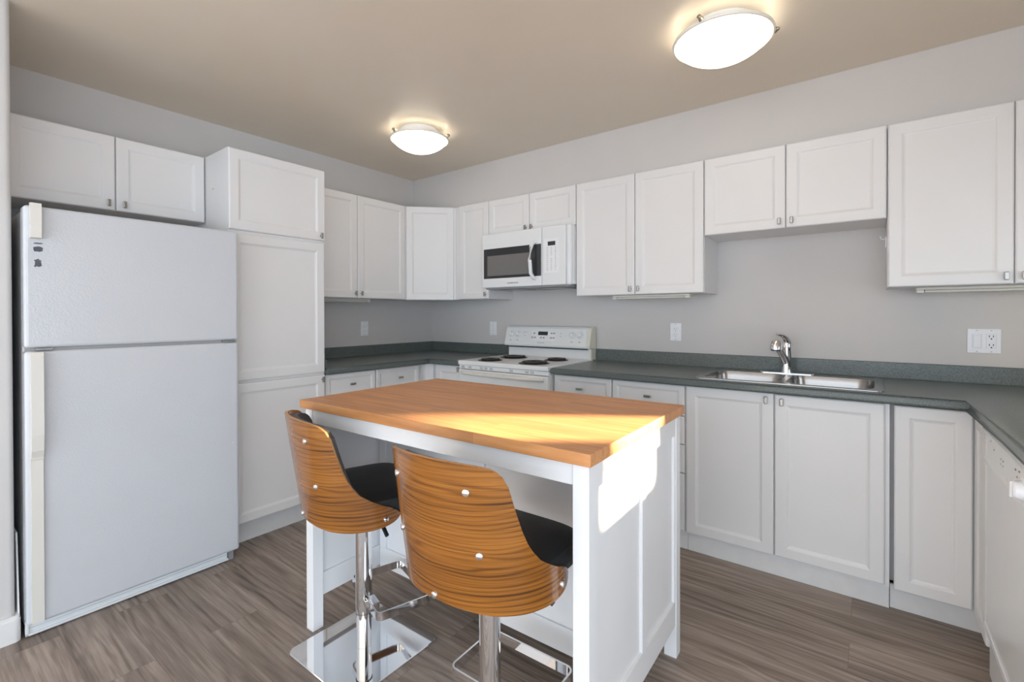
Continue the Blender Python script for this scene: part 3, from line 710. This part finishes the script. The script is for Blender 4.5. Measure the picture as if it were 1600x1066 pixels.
# ---- kitchen island
isl = thing('kitchen_island', 'white kitchen island with oak butcher-block top in the room centre', 'kitchen island', (1.46016, -1.35204, 0), math.radians(1.089))
IW, IL = 1.267, .763
TB = .876
def Y(bv): return -bv     # local y is minus b
b = bmesh.new(); box(b, 0, IW, Y(IL), Y(0), TB, .9085, .0025, 2); obj('tabletop', b, 'block', isl)
A0, A1, B0, B1 = .018, 1.255, .014, .748
lw = .045
for (ax, bx) in ((A0, B0), (A1-lw, B0), (A0, B1-lw), (A1-lw, B1-lw)):
    b = bmesh.new(); box(b, ax, ax+lw, Y(bx+lw), Y(bx), 0.0, TB-.0005, .002); obj('leg', b, 'island', isl)
b = bmesh.new(); box(b, A0+lw+.0005, A1-lw-.0005, Y(B1-.006), Y(B1-.030), .818, TB-.0005, .001); obj('apron', b, 'island', isl)
b = bmesh.new(); box(b, A0+lw+.0005, A1-lw-.0005, Y(B0+.030), Y(B0+.006), .818, TB-.0005, .001); obj('apron', b, 'island', isl)
for nm, (xo, xi_) in dict(l=(A0+.003, A0+.030), r=(A1-.030, A1-.003)).items():
    fo = 1 if nm == 'r' else -1
    b = bmesh.new()
    ys, ye = B0+lw+.0005, B1-lw-.0005
    def rail(y0, y1, z0, z1): box(b, xo, xi_, Y(y1), Y(y0), z0, z1, .0015)
    rail(ys, ye, .118, .208); rail(ys, ye, .806, TB-.0005); mid = (B0+B1)/2
    rail(mid-.030, mid+.004, .208, .806)
    rail(ys, ys+.012, .208, .806); rail(ye-.012, ye, .208, .806)
    obj('end_frame', b, 'island', isl)
    b = bmesh.new(); c_ = (xo+xi_)/2; box(b, c_-.004, c_+.004, Y(ye-.012), Y(ys+.012), .208, .806); obj('end_panel', b, 'island', isl)
# back panel of the storage side, seen behind the stools
bp_ = .415
b = bmesh.new()
box(b, A0+.032, A1-.032, Y(bp_), Y(bp_-.022), .118, .205, .0015); box(b, A0+.032, A1-.032, Y(bp_), Y(bp_-.022), .806, TB-.001, .0015)
for x in (A0+.032, (A0+A1)/2-.02, A1-.072): box(b, x, x+.04, Y(bp_), Y(bp_-.022), .205, .806, .001)
obj('back_frame', b, 'island', isl)
b = bmesh.new(); box(b, A0+.033, A1-.033, Y(bp_-.008), Y(bp_-.016), .20, .81); obj('back_panel', b, 'island', isl)
for z in (.135, .45):
    b = bmesh.new(); box(b, A0+.032, A1-.032, Y(bp_-.023), Y(B0+.03), z, z+.02, .001); obj('shelf', b, 'island', isl)

# ---- bar stools
SA, SB, LEAN, OFF = .231, .199, .152, -.032
TOP = [(0, .903), (20, .900), (36, .893), (46, .884), (51, .873), (55, .855), (57.5, .81), (60.5, .75), (66, .69), (74, .65), (84, .625), (95, .603), (103, .590), (108, .578), (111.5, .562)]
BOT = [(0, .546), (20, .540), (40, .531), (60, .529), (80, .531), (95, .536), (103, .542), (108, .549), (111.5, .558)]
def lerp(tab, x):
    x = abs(x)
    for (a, u), (c, v) in zip(tab, tab[1:]):
        if x <= c: return u+(v-u)*(x-a)/(c-a)
    return tab[-1][1]
def shell_pt(ph, z, off=0.0):
    f = math.radians(ph)
    nx, ny = math.sin(f)/SA, -math.cos(f)/SB; l = math.hypot(nx, ny); nx /= l; ny /= l
    return Vector((SA*math.sin(f)+nx*off, -SB*math.cos(f)-LEAN*(z-.68)+OFF+ny*off, z))
def make_shell_bm(o_out, o_in, tp, bt, phm, mi_edge=1, n=72, nz=22, zshift=0.0):
    b = bmesh.new(); uv = b.loops.layers.uv.new('UVMap')
    ph = [-phm+2*phm*i/n for i in range(n+1)]
    G = {}
    for side, off in ((0, o_out), (1, o_in)):
        for i, p in enumerate(ph):
            z0, z1 = lerp(bt, p), lerp(tp, p)
            for j in range(nz+1):
                z = z0+(z1-z0)*j/nz; G[side, i, j] = (b.verts.new(shell_pt(p, z, off)), (math.radians(p)*.22, z))
    def face(ks, mi, sm=True):
        f = b.faces.new([G[k][0] for k in ks]); f.material_index = mi; f.smooth = sm
        for l, k in zip(f.loops, ks): l[uv].uv = G[k][1]
    for i in range(n):
        for j in range(nz):
            face([(0, i, j), (0, i+1, j), (0, i+1, j+1), (0, i, j+1)], 0)
            face([(1, i, j+1), (1, i+1, j+1), (1, i+1, j), (1, i, j)], 0 if mi_edge else 0)
        face([(0, i, nz), (0, i+1, nz), (1, i+1, nz), (1, i, nz)], mi_edge, False)
        face([(0, i+1, 0), (0, i, 0), (1, i, 0), (1, i+1, 0)], mi_edge, False)
    for j in range(nz):
        face([(0, 0, j), (0, 0, j+1), (1, 0, j+1), (1, 0, j)], mi_edge, False)
        face([(0, n, j+1), (0, n, j), (1, n, j), (1, n, j+1)], mi_edge, False)
    return b
def make_stool(label, cx, cy, th, dz, base_rot):
    t = thing('bar_stool', label, 'bar stool', (cx, cy, 0), -math.radians(th), 'bar stools pulled up to the kitchen island')
    br = base_rot+math.radians(th)
    b = bmesh.new(); mx = RZ(br)
    loops(b, [[(x, y, z) for x, y in rrect(-.195+i, .195-i, -.195+i, .195-i, .03-i, 6)] for i, z in ((0, 0.0005), (0, .009), (.002, .0115))], mx=mx); obj('base_plate', b, 'chrome', t)
    b = bmesh.new(); lathe(b, [(.0275, .0118), (.0275, .136)], 32); lathe(b, [(.0300, .1385), (.0300, .534+dz)], 32); obj('pole', b, 'chrome', t)
    b = bmesh.new(); lathe(b, [(.0285, .1362), (.0305, .1368), (.0305, .1382), (.0285, .1384)], 32); obj('pole_ring', b, 'blackrub', t)
    # footrest hoop of flat bar
    b = bmesh.new(); path = []
    for (x, y) in [p for p in rrect(-.150, .150, 0.0, .205, .022, 6)]: path.append((x, y, .188))
    path.append(path[0])
    tube(b, path, 0, flat=(.003, .015)); fr_ = obj('footrest', b, 'chrome', t)
    b = bmesh.new(); box(b, .0285, .088, .004, .030, .173, .203, .002); box(b, .0285, .050, -.012, .0035, .176, .200, .002); obj('clamp', b, 'chrome', fr_)
    # shell
    b = make_shell_bm(0, -.011, TOP, BOT, 111.5); 
    bmesh.ops.translate(b, verts=b.verts, vec=(0, 0, dz)); sh_ = obj('backrest_shell', b, ['walnut', 'plyedge'], t, fix=False)
    for phi, z in ((-30, .831), (30, .831), (-34, .680), (34, .680), (0, .555), (94.5, .560), (-94.5, .560)):
        p = shell_pt(phi, z); p2 = shell_pt(phi, z, .01); nrm = (p2-p).normalized()
        q = nrm.to_track_quat('Z', 'Y').to_matrix().to_4x4()
        bb = bmesh.new(); lathe(bb, [(.0092, -.0005), (.0092, .0015), (.0080, .0038), (.0048, .0052), (.0012, .0056)], 20, Matrix.Translation(p+Vector((0, 0, dz))) @ q); obj('bolt', bb, 'chrome', sh_)
    # upholstered inner back
    tp = [(p, z-.012 if p < 55 else z-.014) for p, z in TOP if p <= 96]
    bt = [(p, .60) if p < 80 else (p, .585) for p, z in BOT if p <= 96]
    b = make_shell_bm(-.0115, -.040, [(p, z) for p, z in tp], [(p, z-.02) for p, z in bt], 88, 0, 48, 14)
    bmesh.ops.translate(b, verts=b.verts, vec=(0, 0, dz)); o = obj('back_pad', b, 'pad', t, fix=False)
    # seat cushion
    b = bmesh.new()
    def sq(s, z, e=2.7, n=48):
        out = []
        for i in range(n):
            a = 2*PI*i/n; ca, sa = math.cos(a), math.sin(a)
            e2 = 5.0 if sa > -.05 else 2.6
            x = .213*s*math.copysign(abs(ca)**(2/e2), ca); y = .205*s*math.copysign(abs(sa)**(2/e2), sa)
            out.append((x*(1 - .10*max(0, -y/.205)), y+.0, z+dz))
        return out
    loops(b, [sq(.90, .552), sq(.975, .560), sq(1.0, .580), sq(.995, .600), sq(.965, .613), sq(.88, .621), sq(.60, .626), sq(.2, .628)], smooth=True); obj('seat', b, 'seat', t)
    b = bmesh.new(); box(b, -.10, .10, -.10, .10, .535+dz, .5515+dz, .004); pl = obj('mounting_plate', b, 'blackrub', t)
    b = bmesh.new(); tube(b, [(.02, .01, .528+dz), (.12, .015, .522+dz), (.155, .016, .508+dz)], .0045, 10); tube(b, [(.150, .016, .511+dz), (.195, .018, .488+dz)], .0070, 12); obj('lever', b, 'blackrub', t)
    return t
make_stool('walnut-veneer bar stool with bolted curved back, left one, farther from the island end panel', 1.765, -2.028, 17.7, 0.0, 0.0)
make_stool('walnut-veneer bar stool with bolted curved back, right one, nearest the viewer', 2.432, -2.095, -.955, .013, 0.0)

# ---- thin white panel leaning in the gap beside the refrigerator
b = bmesh.new(); loops(b, [[(.60, -2.8035, z0), (.680, -2.8035, z0), (.680, -2.7985, z0), (.60, -2.7985, z0)] for z0 in (0.001, .40)])
for v in b.verts:
    if v.co.z > .2: v.co.x -= .05
tag(obj('thin_tray', b, 'trimw'), 'thin white tray edge standing in the gap between wall and refrigerator', 'tray')
